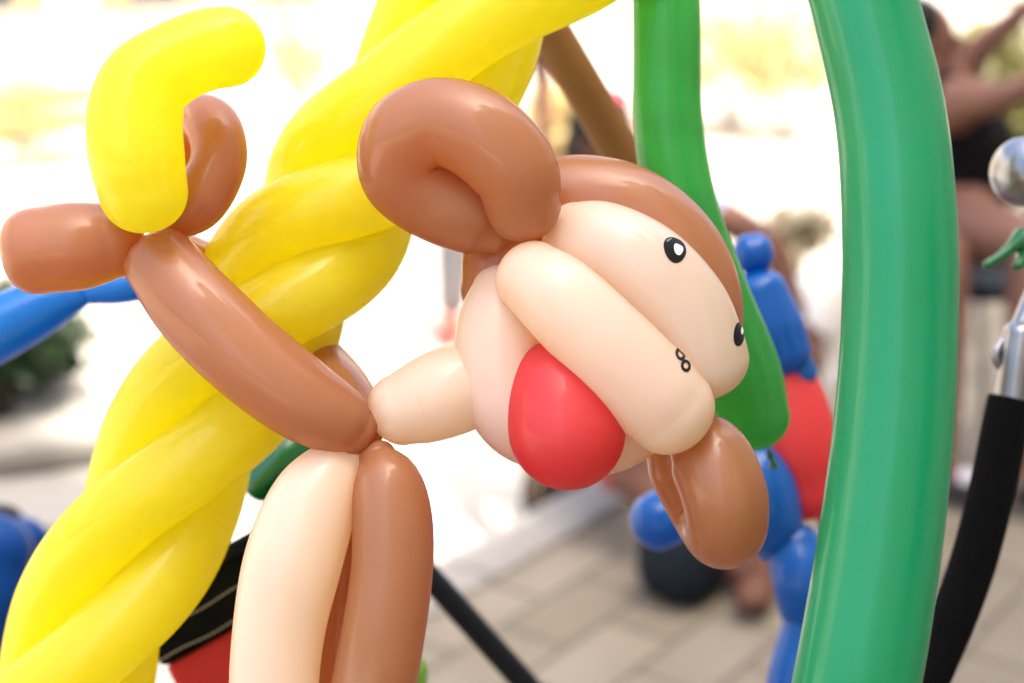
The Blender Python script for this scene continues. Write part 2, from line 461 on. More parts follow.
shrub(pp(.34, .5, zt - .1), .42, .58, M['leafdark'], 'rounded dark green shrub at the planter end nearest the yellow twist', 3, group='shrubs in the stone planter')
shrub(pp(1.05, .55, zt - .1), .40, .80, M['leafdark'], 'taller dark green shrub at the left picture edge in the planter', 4, group='shrubs in the stone planter')

# across the road
FD = 15.0
fh = thing('house', K(14, FD, -0.12), 'sunlit pale house with ochre shutters across the road', 'house')
link('wall', mesh_of('wall', [box(K(10, FD + 3, 4.3), 60, 6, 9, KROT)]), M['sunplaster'], fh, False)
for i in range(-6, 14):
    for z in (1.5, 4.6):
        x = i * 2.9
        wn = link('window', mesh_of('window', [box(K(x, FD - .02, z), 1.0, .06, 1.5, KROT)]), M['glass'], fh, False)
        [link('shutter', mesh_of('shutter', [box(K(x + q, FD - .05, z), .52, .08, 1.6, KROT)]), M['ochre'], wn, False) for q in (-.78, .78)]
        link('sill', mesh_of('sill', [box(K(x, FD - .08, z - .81), 1.15, .2, .08, KROT)]), M['frame'], wn, False)

def gp(px, d):  # a point on the road below that column
    p = W(px, 341.5, d); return Vector((p.x, p.y * d / p.y if False else p.y, -0.12))
BG = 'bushes along the sunlit side of the road'
shrub(gp(722, 14.2), .85, 1.15, M['leafyellow'], 'yellow leaved bush right beside the upper end of the darker green balloon', 11, 80, .085, BG)
shrub(gp(775, 13.2), .70, 1.20, M['leafyellow'], 'yellow leaved bush halfway between the two green balloons', 12, 80, .085, BG)
shrub(gp(1004, 8.2), .75, 1.25, M['leafpale'], 'green bush behind the raised arms of the person in black', 13, 300, .06, BG)
shrub(gp(560, 9.6), .32, .75, M['leafyellow'], 'yellow leaved bush behind the wooden pole', 15, 200, .05, BG)
shrub(gp(785, 7.4), .22, .36, M['leafgrey'], 'low greyish bush between the green balloons above the white bag', 21, 70, .045, BG)
shrub(gp(312, 14.5), .55, .95, M['leafyellow'], 'faint yellow bush between the banana and the yellow twist', 14, 60, .07, BG)
shrub(gp(40, 11.5), .50, .75, M['leafyellow'], 'faint yellow bush left of the balloon banana', 16, 60, .07, BG)
shrub(gp(288, 5.0), .12, .22, M['leafpale'], 'small light green bush above the dark green balloon', 22, 200, .03, BG)

bp_ = gp(40, 8.6)
bn_ = thing('bench', bp_, 'sunlit wooden bench far off above the brown hand', 'bench')
def bb(a, b, z): return bp_ + KU * a + KN * b + Vector((0, 0, z))
for k in range(3): link('seat_slat', mesh_of('seat_slat', [box(bb(0, -.14 + k * .14, .43), 1.5, .11, .035, KROT, .006)]), M['ochre'], bn_)
for k in range(2): link('back_slat', mesh_of('back_slat', [box(bb(0, .24 + k * .03, .60 + k * .15), 1.5, .03, .11, KROT, .006)]), M['ochre'], bn_)
for a in (-.62, .62): link('leg', mesh_of('leg', [tube_world([(bb(a, -.2, 0), .025), (bb(a, -.16, .40), .025), (bb(a, .18, .40), .025), (bb(a, .30, .80), .02)], ((.1, 2), (.2, 2)), 10, 24)]), M['frame'], bn_)

# ------------------------------------------------------------------ people
def skin(name, joints, edges, mat, parent, sub=2, root=0):
    me = bpy.data.meshes.new(name)
    me.from_pydata([tuple(j[0]) for j in joints], edges, [])
    o = bpy.data.objects.new(name, me); COL.objects.link(o); me.materials.append(mat)
    md = o.modifiers.new('Skin', 'SKIN'); md.use_smooth_shade = True; md.branch_smoothing = 0.4
    for i, j in enumerate(joints):
        r = j[1]; sv = me.skin_vertices[0].data[i]
        sv.radius = (r, r) if not isinstance(r, tuple) else r
        sv.use_root = (i == root)
    sb = o.modifiers.new('Subdivision', 'SUBSURF'); sb.levels = sub; sb.render_levels = sub
    if parent:
        o.parent = parent; o.location = -parent_world(parent)
    return o

def head_of(parent, c, face, up, skinm, hairm, hs=1.0, band=None):
    f = face.normalized(); u = (up - f * up.dot(f)).normalized(); s = f.cross(u)
    Rm = Matrix((f, s, u)).transposed()
    def at(a, b, c_): return c + Rm @ Vector((a, b, c_)) * hs
    prt = [ellipsoid(c, .098 * hs, .076 * hs, .115 * hs, Rm), ellipsoid(at(.03, 0, -.055), .062 * hs, .054 * hs, .062 * hs, Rm),
           ellipsoid(at(.102, 0, -.015), .020 * hs, .014 * hs, .024 * hs, Rm, 14, 8),
           ellipsoid(at(0, .077, -.01), .020 * hs, .010 * hs, .030 * hs, Rm, 14, 8), ellipsoid(at(0, -.077, -.01), .020 * hs, .010 * hs, .030 * hs, Rm, 14, 8)]
    h = link('head', mesh_of('head', prt), skinm, parent)
    link('eye', mesh_of('eye', [ellipsoid(at(.086, .032, .008), .010 * hs, .014 * hs, .008 * hs, Rm, 12, 8)]), M['ink'], h)
    link('eye', mesh_of('eye', [ellipsoid(at(.086, -.032, .008), .010 * hs, .014 * hs, .008 * hs, Rm, 12, 8)]), M['ink'], h)
    link('mouth', mesh_of('mouth', [ellipsoid(at(.087, 0, -.062), .008 * hs, .024 * hs, .006 * hs, Rm, 12, 8)]), M['coral'], h)
    hp = [ellipsoid(at(-.022, 0, .022), .098 * hs, .088 * hs, .112 * hs, Rm), ellipsoid(at(-.04, 0, -.04), .075 * hs, .082 * hs, .09 * hs, Rm)]
    link('hair', mesh_of('hair', hp), hairm, h)
    if band: link('headband', mesh_of('headband', [ellipsoid(at(-.01, 0, .118), .045 * hs, .060 * hs, .022 * hs, Rm)]), band, h)
    return h

def hand(parent, w, d, mat, nrm):
    "palm with five fingers reaching along d"
    d = d.normalized(); s = d.cross(nrm).normalized(); n = s.cross(d)
    J = [(w, .020), (w + d * .04, (.034, .016)), (w + d * .075, (.036, .014))]; E = [(0, 1), (1, 2)]
    for k, (o, L) in enumerate(((-.030, .062), (-.010, .074), (.010, .070), (.029, .054))):
        i = len(J)
        J += [(w + d * .085 + s * o, .0085), (w + d * (.085 + L * .5) + s * o * 1.1 - n * .008, .008), (w + d * (.085 + L * .9) + s * o * 1.12 - n * .028, .0065)]
        E += [(2, i), (i, i + 1), (i + 1, i + 2)]
    i = len(J)
    J += [(w + d * .045 - s * .040, .010), (w + d * .08 - s * .058 - n * .01, .008)]; E += [(1, i), (i, i + 1)]
    return skin('hand', J, E, mat, parent, 2, 0)

def person(label, j, mats, hairm, face, shorts=True, sleeve=0.5, group=None, band=None, base=None, long=False, shoes=None, cat='person', hs=1.0, bulk=1.0, leg=.85, loose=1.0):
    """j: dict of joints (Vector): head, neck, chest, waist, pelvis, sh_a, el_a, wr_a, sh_b ..., hip_a, kn_a, an_a, to_a"""
    t = thing('person', base, label, cat, group)
    sk, top, bot = mats
    J, E, ix = [], [], {}
    def add(k, p, r):
        ix[k] = len(J); J.append((p, r))
    add('pelvis', j['pelvis'], (.135, .105)); add('waist', j['waist'], (.125, .095)); add('chest', j['chest'], (.15, .105)); add('neck', j['neck'], .052)
    add('headb', j['head'].lerp(j['neck'], .35), .055)
    E += [(0, 1), (1, 2), (2, 3), (3, 4)]
    for s in 'ab':
        add('sh' + s, j['sh_' + s], .058); add('el' + s, j['el_' + s], .042); add('wr' + s, j['wr_' + s], .028)
        add('hp' + s, j['hip_' + s], .085); add('kn' + s, j['kn_' + s], .058)
        add('cf' + s, j['kn_' + s].lerp(j['an_' + s], .3), .055); add('an' + s, j['an_' + s], .036); add('to' + s, j['to_' + s], .034)
        E += [(ix['chest'], ix['sh' + s]), (ix['sh' + s], ix['el' + s]), (ix['el' + s], ix['wr' + s]), (0, ix['hp' + s]), (ix['hp' + s], ix['kn' + s]),
              (ix['kn' + s], ix['cf' + s]), (ix['cf' + s], ix['an' + s]), (ix['an' + s], ix['to' + s])]
    def fat(L): return [(p, (r[0] * bulk, r[1] * bulk) if isinstance(r, tuple) else r * (bulk if r > .05 else 1)) for p, r in L]
    skin('body', fat(J), E, sk, t)
    for s in 'ab':
        dv = j['wr_' + s] - j['el_' + s]
        hand(t, j['wr_' + s] - dv.normalized() * .01, dv, sk, Vector((0.2, -0.5, 0.8)))
    # shirt
    J2 = [(j['pelvis'].lerp(j['waist'], .2), (.150, .122)), (j['waist'], (.142, .112)), (j['chest'], (.165, .122)), (j['neck'].lerp(j['chest'], .25), .075)]
    E2 = [(0, 1), (1, 2), (2, 3)]
    for s in 'ab':
        i = len(J2); J2 += [(j['sh_' + s], .074), (j['sh_' + s].lerp(j['el_' + s], sleeve), .064)]; E2 += [(2, i), (i, i + 1)]
    skin('shirt', [(p, (r[0] * loose, r[1] * loose) if isinstance(r, tuple) else r) for p, r in fat(J2)], E2, top, t)
    # shorts or trousers
    J3 = [(j['waist'].lerp(j['pelvis'], .7), (.142, .115)), (j['pelvis'], (.152, .122))]; E3 = [(0, 1)]
    for s in 'ab':
        i = len(J3); J3 += [(j['hip_' + s], .108), (j['hip_' + s].lerp(j['kn_' + s], leg if not long else 1.0), .088)]; E3 += [(1, i), (i, i + 1)]
        if long:
            J3 += [(j['kn_' + s].lerp(j['an_' + s], .5), .075), (j['kn_' + s].lerp(j['an_' + s], .97), .064)]; E3 += [(i + 1, i + 2), (i + 2, i + 3)]
    skin('trousers' if long else 'shorts', fat(J3), E3, bot, t)
    head_of(t, j['head'], face, Vector((0, 0, 1)), sk, hairm, hs, band)
    if shoes:
        for s in 'ab':
            an, to = j['an_' + s], j['to_' + s]
            d = (to - an); d.z = 0; d.normalize()
            gz = min(an.z, to.z) - .035
            b0 = Vector((an.x, an.y, gz + .05))
            sh = skin('shoe', [(b0 - d * .05, (.042, .046)), (b0 + d * .02, (.046, .050)), (b0 + d * .11 - Vector((0, 0, .008)), (.052, .040)), (b0 + d * .19 - Vector((0, 0, .015)), (.044, .028))],
                      [(0, 1), (1, 2), (2, 3)], shoes[0], t)
            skin('shoe_panel', [(b0 + d * .03 + Vector((0, 0, .028)), .038), (b0 + d * .10 + Vector((0, 0, .018)), .040)], [(0, 1)], shoes[1], sh)
    return t

def zfix(v, z):
    v = v.copy(); v.z = z; return v

# seated on the kerb
j1 = dict(head=W(604, 140, 3.98), neck=W(616, 194, 4.0), chest=W(632, 250, 4.03), waist=W(632, 340, 4.08), pelvis=W(630, 398, 4.1),
          sh_a=W(702, 206, 3.95), el_a=W(772, 244, 3.74), wr_a=W(800, 322, 3.68), sh_b=W(568, 238, 4.06), el_b=W(560, 330, 3.9), wr_b=W(620, 400, 3.62),
          hip_a=W(662, 405, 4.0), kn_a=W(808, 345, 3.70), an_a=W(766, 562, 3.42), hip_b=W(600, 428, 4.0), kn_b=W(634, 478, 3.62), an_b=W(706, 556, 3.46), to_a=None, to_b=None)
for q in ('head', 'neck', 'chest', 'waist', 'pelvis', 'sh_a', 'sh_b', 'el_b', 'hip_a', 'hip_b'):
    v = j1[q] - Vector((0, 0, CAM_H)); j1[q] = Vector((0, 0, CAM_H)) + v * .985
for s in 'ab':
    a = j1['an_' + s]; a.z = .085; j1['to_' + s] = zfix(a + (Vector((-.06, -.15, 0)) if s == 'a' else Vector((.14, -.05, 0))), .045)
person('seated person in grey-blue shirt and coral shorts with arm on raised knee', j1, (M['skin'], M['greyblue'], M['coral']), M['hair'],
       Vector((.6, -.6, -.25)), band=M['pink'], base=K(0.85, -.1, 0), shoes=(M['skin'], M['skin']), group=None, leg=1.0)

# seated at the right in black
D2 = 4.2
j2 = dict(head=W(922, 40, D2), neck=W(930, 84, D2), chest=W(960, 118, D2 + .03), waist=W(962, 172, D2 + .05), pelvis=W(952, 216, D2 + .05),
          sh_a=W(946, 100, D2 - .15), el_a=W(1006, 98, D2 - .35), wr_a=W(1062, 66, D2 - .4), sh_b=W(950, 84, D2 + .18), el_b=W(984, 44, D2 + .1), wr_b=W(1040, -4, D2),
          hip_a=W(954, 234, D2 - .08), kn_a=W(1036, 244, D2 - .3), an_a=W(1035, 440, D2 - .35), hip_b=W(932, 226, D2 + .1), kn_b=W(940, 256, D2 - .25), an_b=W(944, 452, D2 - .25))
for s, dx in (('a', .18), ('b', .18)):
    a = j2['an_' + s]; a.z = .085; j2['to_' + s] = zfix(a + Vector((dx, -.10, 0)), .045)
person('person in black shirt seated on a folding stool with both arms raised', j2, (M['skinpale'], M['blackcloth'], M['blackcloth']), M['hair'], Vector((1, -.2, .1)), sleeve=.12, bulk=1.45, leg=.15, loose=1.18,
       base=zfix(j2['pelvis'], 0), shoes=(M['shoeblack'], M['shoewhite']))
ps = j2['pelvis']; sz = ps.z - .19
st = thing('folding_stool', Vector((ps.x, ps.y, 0)), 'low folding stool under the person in black', 'stool')
link('seat', mesh_of('seat', [box(Vector((ps.x + .03, ps.y - .05, sz)), .40, .38, .035, None, .012)]), M['navybag'], st)
for a, b in ((-1, -1), (1, -1), (-1, 1), (1, 1)):
    link('leg', mesh_of('leg', [rod([Vector((ps.x + .03 + a * .17, ps.y - .05 + b * .16, .012)), Vector((ps.x + .03 + a * .10, ps.y - .05 + b * .16, sz - .02))], .012)]), M['steel'], st)

# a passer-by on the road, half hidden behind the monkey's head
bx = gp(486, 6.1)
def pz(dx, dy, z): return bx + Vector((dx, dy, z))
j3 = dict(head=pz(0, 0, 1.60), neck=pz(0, 0, 1.45), chest=pz(0, 0, 1.28), waist=pz(0, 0, 1.08), pelvis=pz(0, 0, .94), sh_a=pz(.19, 0, 1.38), el_a=pz(.24, .05, 1.10), wr_a=pz(.24, -.08, .88),
          sh_b=pz(-.19, 0, 1.38), el_b=pz(-.23, .04, 1.10), wr_b=pz(-.22, -.08, .88), hip_a=pz(.09, 0, .88), kn_a=pz(.10, -.05, .5), an_a=pz(.10, 0, .085),
          hip_b=pz(-.09, 0, .88), kn_b=pz(-.13, .02, .5), an_b=pz(-.15, .06, .085), to_a=pz(.11, -.15, .045), to_b=pz(-.16, -.09, .045))
person('passer-by in grey trousers and red shoes standing on the bright road', j3, (M['skin'], M['greyblue'], M['greycloth']), M['hair'], Vector((.2, -1, 0)), base=bx, long=True, shoes=(M['shoered'], M['shoered']))

# things lying on the pavement
def bag(name, c, sx, sy, sz, mat, label, cat, rot, strap=True):
    t = thing(name, c.copy(), label, cat)
    v, f = ellipsoid(Vector((0, 0, 0)), 1, 1, 1, None, 32, 20)
    vv = []
    for p in v:
        q = Vector([math.copysign(abs(x) ** .62, x) for x in p])
        q.x *= sx * (1 - .16 * max(0, q.z)); q.y *= sy * (1 - .22 * max(0, q.z)); q.z *= sz
        q += Vector((math.sin(q.z * 19 + q.y * 7), math.cos(q.z * 15 + q.x * 9), math.sin(q.x * 17))) * .006
        vv.append(c + Vector((0, 0, sz)) + rot @ q)
    link('body', mesh_of('body', [(vv, f)]), mat, t)
    if strap:
        tp = c + Vector((0, 0, sz * 1.9))
        link('strap', mesh_of('strap', [rod([tp + rot @ Vector((-sx * .45, 0, -.02)), tp + rot @ Vector((-sx * .25, 0, .055)), tp + rot @ Vector((sx * .25, 0, .055)), tp + rot @ Vector((sx * .45, 0, -.02))], .010)]), mat, t)
    return t
bag('backpack', zfix(G(690, 588), 0), .15, .10, .13, M['navybag'], 'navy backpack on the pavement under the brown ear', 'bag', KROT)
bag('handbag', K(.72, .13, -.122), .14, .06, .10, M['soil'], 'dark brown handbag beside the kerb behind the red nose', 'bag', KROT)
bag('plastic_bag', zfix(G(818, 352), .01), .16, .12, .16, M['plastic'], 'crumpled white bag on the kerb right of the blue figure', 'bag', KROT, False)

# ------------------------------------------------------------------ the balloon monkey
mk = thing('balloon_monkey', W(372, 440, 0.99), 'brown and cream balloon monkey with red nose hugging the yellow twist', 'balloon figure')
TW = (1.0, 2.2)     # tapering, twisted end
balloon('arm', [(160, 262, .985, 37), (196, 307, .975, 43), (246, 356, .97, 44), (300, 398, .97, 42), (338, 420, .975, 35), (354, 430, .98, 26)], M['brown'], mk, ((.72, 2.2), (.75, 2.3)), pucker=(9, 10))
balloon('arm', [(364, 428, 1.0, 22), (338, 394, 1.06, 34), (292, 348, 1.17, 36), (240, 300, 1.19, 34), (196, 268, 1.13, 30), (172, 248, 1.05, 20)], M['brown'], mk)
balloon('hand', [(46, 250, .99, 43.5), (80, 246, .99, 44), (112, 241, .992, 38)], M['brown'], mk, ((.92, 3.0), (.85, 2.0)), pucker=(0, 9))
balloon('hand', [(168, 228, 1.0, 15), (196, 204, 1.0, 28), (218, 164, 1.005, 28), (213, 128, 1.02, 28), (192, 122, 1.05, 27), (172, 148, 1.065, 27), (160, 210, 1.05, 20)], M['brown'], mk)
balloon('ear', [(523, 205, .968, 38), (514, 170, .958, 44), (481, 136, .957, 46), (440, 122, .962, 44), (407, 138, .97, 45), (401, 172, .980, 42), (427, 195, .989, 42), (463, 213, .991, 40), (487, 228, .992, 32), (503, 242, .99, 14)],
        M['brown'], mk, ((.95, 2.1), (.4, 2)), 48, 110, (9, 0))
balloon('ear', [(682, 426, .995, 22), (706, 452, .985, 40), (723, 490, .975, 43), (727, 522, .985, 41), (722, 528, 1.02, 40), (711, 504, 1.04, 43), (687, 456, 1.04, 43), (664, 426, 1.03, 24)],
        M['brown'], mk, ((.4, 2), (.3, 2)), 48, 90)
balloon('crown', [(496, 290, 1.03, 36), (508, 246, 1.035, 42), (552, 206, 1.035, 46), (606, 204, 1.03, 46), (652, 226, 1.025, 46), (686, 270, 1.02, 47), (697, 322, 1.02, 46), (690, 372, 1.02, 36)], M['brown'], mk)
eye_strand = balloon('forehead', [(574, 244, 1.0, 42), (604, 248, .99, 46), (644, 272, .985, 50), (679, 310, .985, 50), (697, 344, .985, 47), (702, 362, .988, 47)], M['cream'], mk, ((.7, 2.1), (.8, 2.1)), 56, 70)
muzzle = balloon('muzzle', [(532, 278, .965, 38), (560, 300, .955, 44), (606, 345, .95, 47), (648, 388, .953, 49), (668, 408, .957, 47)], M['cream'], mk, ((.9, 2.1), (.95, 2.1)), 56, 70)
balloon('cheek', [(508, 292, 1.0, 36), (499, 330, .99, 43), (502, 376, .985, 46), (524, 414, .985, 47), (564, 428, .99, 45), (606, 430, .995, 44), (640, 418, 1.0, 38)], M['cream'], mk, ((.7, 2), (.8, 2)), 48, 70)
egg('nose', W(540, 344, .972), W(585, 488, .955), 58.5 * .962 / F, .60, M['red'], mk)
balloon('neck', [(399, 410, .99, 36), (422, 402, .99, 42), (450, 391, .99, 45), (480, 380, 1.0, 43)], M['cream'], mk, ((.85, 1.9), (.9, 2.0)), pucker=(10, 0))
balloon('leg', [(346, 460, .985, 22), (332, 474, .98, 35), (312, 506, .975, 45), (293, 562, .97, 49), (279, 630, .97, 46), (274, 700, .97, 44), (280, 780, .97, 42), (300, 840, .98, 34)], M['cream'], mk, ((.7, 2.2), (.9, 2)), pucker=(9, 0))
balloon('leg', [(378, 460, .98, 20), (386, 480, .972, 34), (392, 516, .968, 40), (392, 570, .965, 41), (382, 640, .965, 42), (368, 710, .968, 42), (345, 790, .975, 40), (320, 840, .985, 30)], M['brown'], mk, ((.95, 2.2), (.9, 2)), pucker=(9, 0))
balloon('leg', [(364, 474, 1.02, 24), (352, 520, 1.03, 34), (344, 590, 1.035, 38), (340, 660, 1.035, 40), (334, 740, 1.03, 40), (322, 820, 1.01, 30)], M['brown'], mk)

def bvh_of(o):
    off = parent_world(o.parent)
    return BVHTree.FromPolygons([v.co.copy() for v in o.data.vertices], [tuple(p.vertices) for p in o.data.polygons])

def drawn(name, o, outline, mat, parent, lift=.0004, fill=True, width=1.4):
    "a marker drawing lying on the balloon's own surface; outline in px"
    bv = bvh_of(o); eye = Vector((0, 0, CAM_H))
    def hit(x, y, l):
        p, n, i, d = bv.ray_cast(eye, (W(x, y, 1) - eye).normalized())
        return None if p is None else p + n * l
    cx = sum(p[0] for p in outline) / len(outline); cy_ = sum(p[1] for p in outline) / len(outline)
    V, Fc = [], []; n = len(outline)
    def safe(x, y):
        for q in range(40):
            if hit(x, y, lift) is not None: break
            x += (cx - 6 - x) * .06; y += (cy_ - y) * .06
        return (x, y)
    outline = [safe(*p) for p in outline]
    rings = [1.0, .8, .6, .4, .2, .05] if fill else [1.0, 1 - width / 5]
    for rr in rings:
        for x, y in outline:
            p = hit(cx + (x - cx) * rr, cy_ + (y - cy_) * rr, lift)
            if p is None: p = V[-1]
            V.append(p)
    for q in range(len(rings) - 1):
        for k in range(n):
            Fc.append((q * n + k, q * n + (k + 1) % n, (q + 1) * n + (k + 1) % n, (q + 1) * n + k))
    if fill:
        q = len(rings) - 1; Fc.append(tuple(q * n + k for k in range(n)))
    return link(name, mesh_of(name, [(V, Fc)]), mat, parent)

def oval(cx, cy_, a, b, rot, n=36, w=0.0, sq=2.0):
    out = []
    for k in range(n):
        th = 2 * math.pi * k / n
        r = 1 + w * math.sin(3 * th + 1)
        c, s = math.cos(th), math.sin(th)
        x = a * r * math.copysign(abs(c) ** (2 / sq), c); y = b * r * math.copysign(abs(s) ** (2 / sq), s)
        out.append((cx + x * math.cos(rot) - y * math.sin(rot), cy_ + x * math.sin(rot) + y * math.cos(rot)))
    return out
e1 = drawn('eye', eye_strand, oval(674.5, 250, 10.5, 13.5, R(-28), w=.05), M['ink'], mk)
drawn('eye_highlight', eye_strand, oval(677.8, 249.8, 4.4, 6.0, R(-24), w=.09, sq=1.7), M['white'], e1, .0008)
drawn('eye_highlight', eye_strand, oval(668.5, 240.5, 3.2, .9, R(-32), w=.1), M['greygleam'], e1, .0008)
e2 = drawn('eye', eye_strand, oval(738.5, 334.5, 5.4, 12, R(3), w=.03), M['ink'], mk)
drawn('eye_highlight', eye_strand, oval(741.2, 331, 1.3, 3.6, R(3)), M['white'], e2, .0008)
drawn('nostril', muzzle, oval(680.0, 354.5, 4.6, 6.8, R(-22)), M['ink'], mk, fill=False, width=2.7)
drawn('nostril', muzzle, oval(685.5, 366, 5.0, 6.4, R(-12)), M['ink'], mk, fill=False, width=2.7)

# the banana in its hand
bn = balloon('balloon_banana', [(143, 190, .955, 44), (137, 158, .95, 47), (135, 118, .95, 47), (146, 84, .952, 44), (176, 62, .956, 40), (206, 50, .96, 40), (226, 47, .962, 40)], M['yellow'], None, ((.98, 2.1), (.98, 2.0)), 48, 80)
tag(set_origin(bn, W(150, 236, .96)), 'bent yellow balloon banana held up in the monkey\'s hand', 'balloon')

# ------------------------------------------------------------------ the yellow twist
tw = thing('twisted_balloons', W(60, 700, 1.09), 'thick twist of yellow balloons rising behind the monkey', 'balloon twist')
CREASE = [-1020, -820, -620, -418, -216, -42, 62, 330, 600]          # where the two strands lie side by side
def lin(tab, x):
    for (a, u), (b, v) in zip(tab, tab[1:]):
        if x <= b: return u + (v - u) * (x - a) / (b - a)
    return tab[-1][1]
def phase(t):
    def f(x): return lin([(c, math.pi / 2 + k * 2 * math.pi / 3) for k, c in enumerate(CREASE)], x)
    return sum(f(t + q) for q in (-60, -40, -20, 0, 20, 40, 60)) / 7
for ph in (0, 1, 2):
    pts = []
    tt = -800
    while tt <= 470:
        a = phase(tt) + ph * 2 * math.pi / 3
        nrm = lin([(-900, 440), (-560, 424), (-480, 412), (-350, 398), (-200, 392), (0, 394), (120, 401), (500, 404)], tt)
        amp = 45.5 + max(0, math.cos(a)) * lin([(-900, 0), (120, 0), (320, 46), (500, 64)], tt)
        x0, y0 = .53 * tt + .848 * nrm, -.848 * tt + .53 * nrm
        lat = amp * math.cos(a) ; dep = 1.09 + 0.036 * math.sin(a)
        sc = 1.09 / dep
        pts.append((x0 + .848 * lat * sc, y0 + .53 * lat * sc, dep, 41.5))
        tt += 21.5
    balloon('strand', pts, M['yellow'], tw, seg=40, rings=260)

# ------------------------------------------------------------------ green balloons
def knot(c, d, r, mat, parent):
    d = d.normalized()
    P = [(c - d * r * .6, r * .35), (c, r * .55), (c + d * r * .7, r * .3), (c + d * r * 1.3, r * .45), (c + d * r * 1.9, r * .75)]
    return link('knot', mesh_of('knot', [tube_world(P, ((.3, 2), (.2, 2)), 16, 20)]), mat, parent)
gr = balloon('long_balloon', [(828, -150, .94, 52), (846, -60, .93, 52), (863, 0, .925, 52), (889, 110, .92, 54), (899, 220, .915, 56), (899, 330, .915, 57), (892, 440, .915, 59), (877, 560, .915, 61), (856, 683, .915, 62), (830, 800, .92, 60)],
             M['green'], None, seg=56, rings=90)
tag(set_origin(gr, W(830, 820, .92)), 'large bright green balloon standing upright in front at the right', 'balloon', 'long green balloons')
g2 = thing('long_balloon', W(762, 452, 1.15), 'darker green balloon hanging behind the monkey\'s eyes with its knot below', 'balloon', 'long green balloons')
balloon('body', [(668, -120, 1.12, 33), (666, -40, 1.12, 33.5), (667, 40, 1.12, 34), (668, 120, 1.125, 34.5), (681, 205, 1.13, 36), (708, 290, 1.14, 39), (739, 370, 1.15, 41), (754, 418, 1.155, 36)], M['leafgreen'], g2, seg=44, rings=70)
knot(W(770, 455, 1.16), W(776, 466, 1.17) - W(766, 440, 1.16), .006, M['darkgreen'], g2)

# ------------------------------------------------------------------ the blue and red figure behind
bf = thing('balloon_figure', W(790, 690, 1.42), 'blue and red balloon figure hanging behind the green balloons', 'balloon figure')
balloon('head', [(748, 254, 1.42, 20), (758, 253, 1.42, 20)], M['blue'], bf, ((.75, 2), (.75, 2)), 32, 10)
balloon('arm', [(758, 294, 1.42, 30), (770, 328, 1.42, 34), (782, 354, 1.42, 30)], M['blue'], bf, ((.8, 2), (.8, 2)), 32, 20)
balloon('hand', [(798, 362, 1.42, 15), (803, 374, 1.42, 15)], M['blue'], bf, ((.8, 2), (.8, 2)), 24, 10)
balloon('body', [(766, 352, 1.45, 30), (782, 392, 1.44, 39), (797, 446, 1.43, 41), (806, 490, 1.43, 34)], M['red'], bf, ((.8, 2), (.9, 2)), 36, 30)
balloon('leg', [(656, 522, 1.40, 29), (690, 505, 1.41, 29), (735, 492, 1.42, 28)], M['blue'], bf, ((.85, 2), (.6, 2)), 32, 20)
balloon('leg', [(744, 440, 1.43, 20), (756, 480, 1.41, 37), (768, 518, 1.41, 35), (778, 542, 1.42, 26)], M['blue'], bf, ((.7, 2), (.7, 2)), 32, 20)
balloon('leg', [(794, 548, 1.41, 28), (803, 578, 1.40, 31), (806, 606, 1.41, 28)], M['blue'], bf, ((.9, 2), (.8, 2)), 32, 20)
balloon('foot', [(806, 622, 1.41, 23), (794, 668, 1.40, 24), (782, 720, 1.40, 22)], M['blue'], bf, ((.8, 2), (.8, 2)), 32, 20)

# ------------------------------------------------------------------ balloons at the left
bl = thing('twisted_balloon', W(-40, 345, 1.3), 'long blue balloon with a twist in it behind the brown hand', 'balloon')
balloon('segment', [(-70, 360, 1.28, 34), (-10, 332, 1.29, 33), (44, 306, 1.3, 27), (80, 293, 1.3, 15)], M['azure'], bl, ((.8, 2), (.7, 2)))
balloon('segment', [(92, 292, 1.3, 13), (122, 286, 1.3, 18), (180, 276, 1.31, 17), (215, 268, 1.32, 15)], M['azure'], bl, ((.7, 2), (.8, 2)))
b2 = balloon('round_balloon', [(-30, 640, 1.9, 46), (-22, 590, 1.9, 52), (-10, 550, 1.9, 42)], M['navyblue'], None)
tag(set_origin(b2, W(-20, 680, 1.5)), 'big blue balloon at the lower left picture edge', 'balloon')
b3 = balloon('small_balloon', [(10, 556, 2.0, 24), (26, 540, 2.0, 24)], M['navyblue'], None)
tag(set_origin(b3, W(30, 570, 1.62)), 'small blue balloon tucked behind the lowest yellow turn', 'balloon')
bkv = bag('waist_pouch', W(-16, 560, 2.1), .060, .04, .04, M['bagblack'], 'black cloth pouch above the big blue balloon', 'pouch', Matrix.Identity(3), False)
b4 = balloon('small_balloon', [(262, 482, 1.3, 21), (282, 462, 1.3, 22), (300, 440, 1.31, 18)], M['darkgreen'], None)
tag(set_origin(b4, W(265, 500, 1.3)), 'dark green balloon between the yellow twist and the cream leg', 'balloon')
b5 = balloon('small_balloon', [(402, 672, 1.3, 26), (396, 710, 1.3, 28)], M['lime'], None)
tag(set_origin(b5, W(400, 730, 1.3)), 'lime green balloon low behind the brown leg', 'balloon')

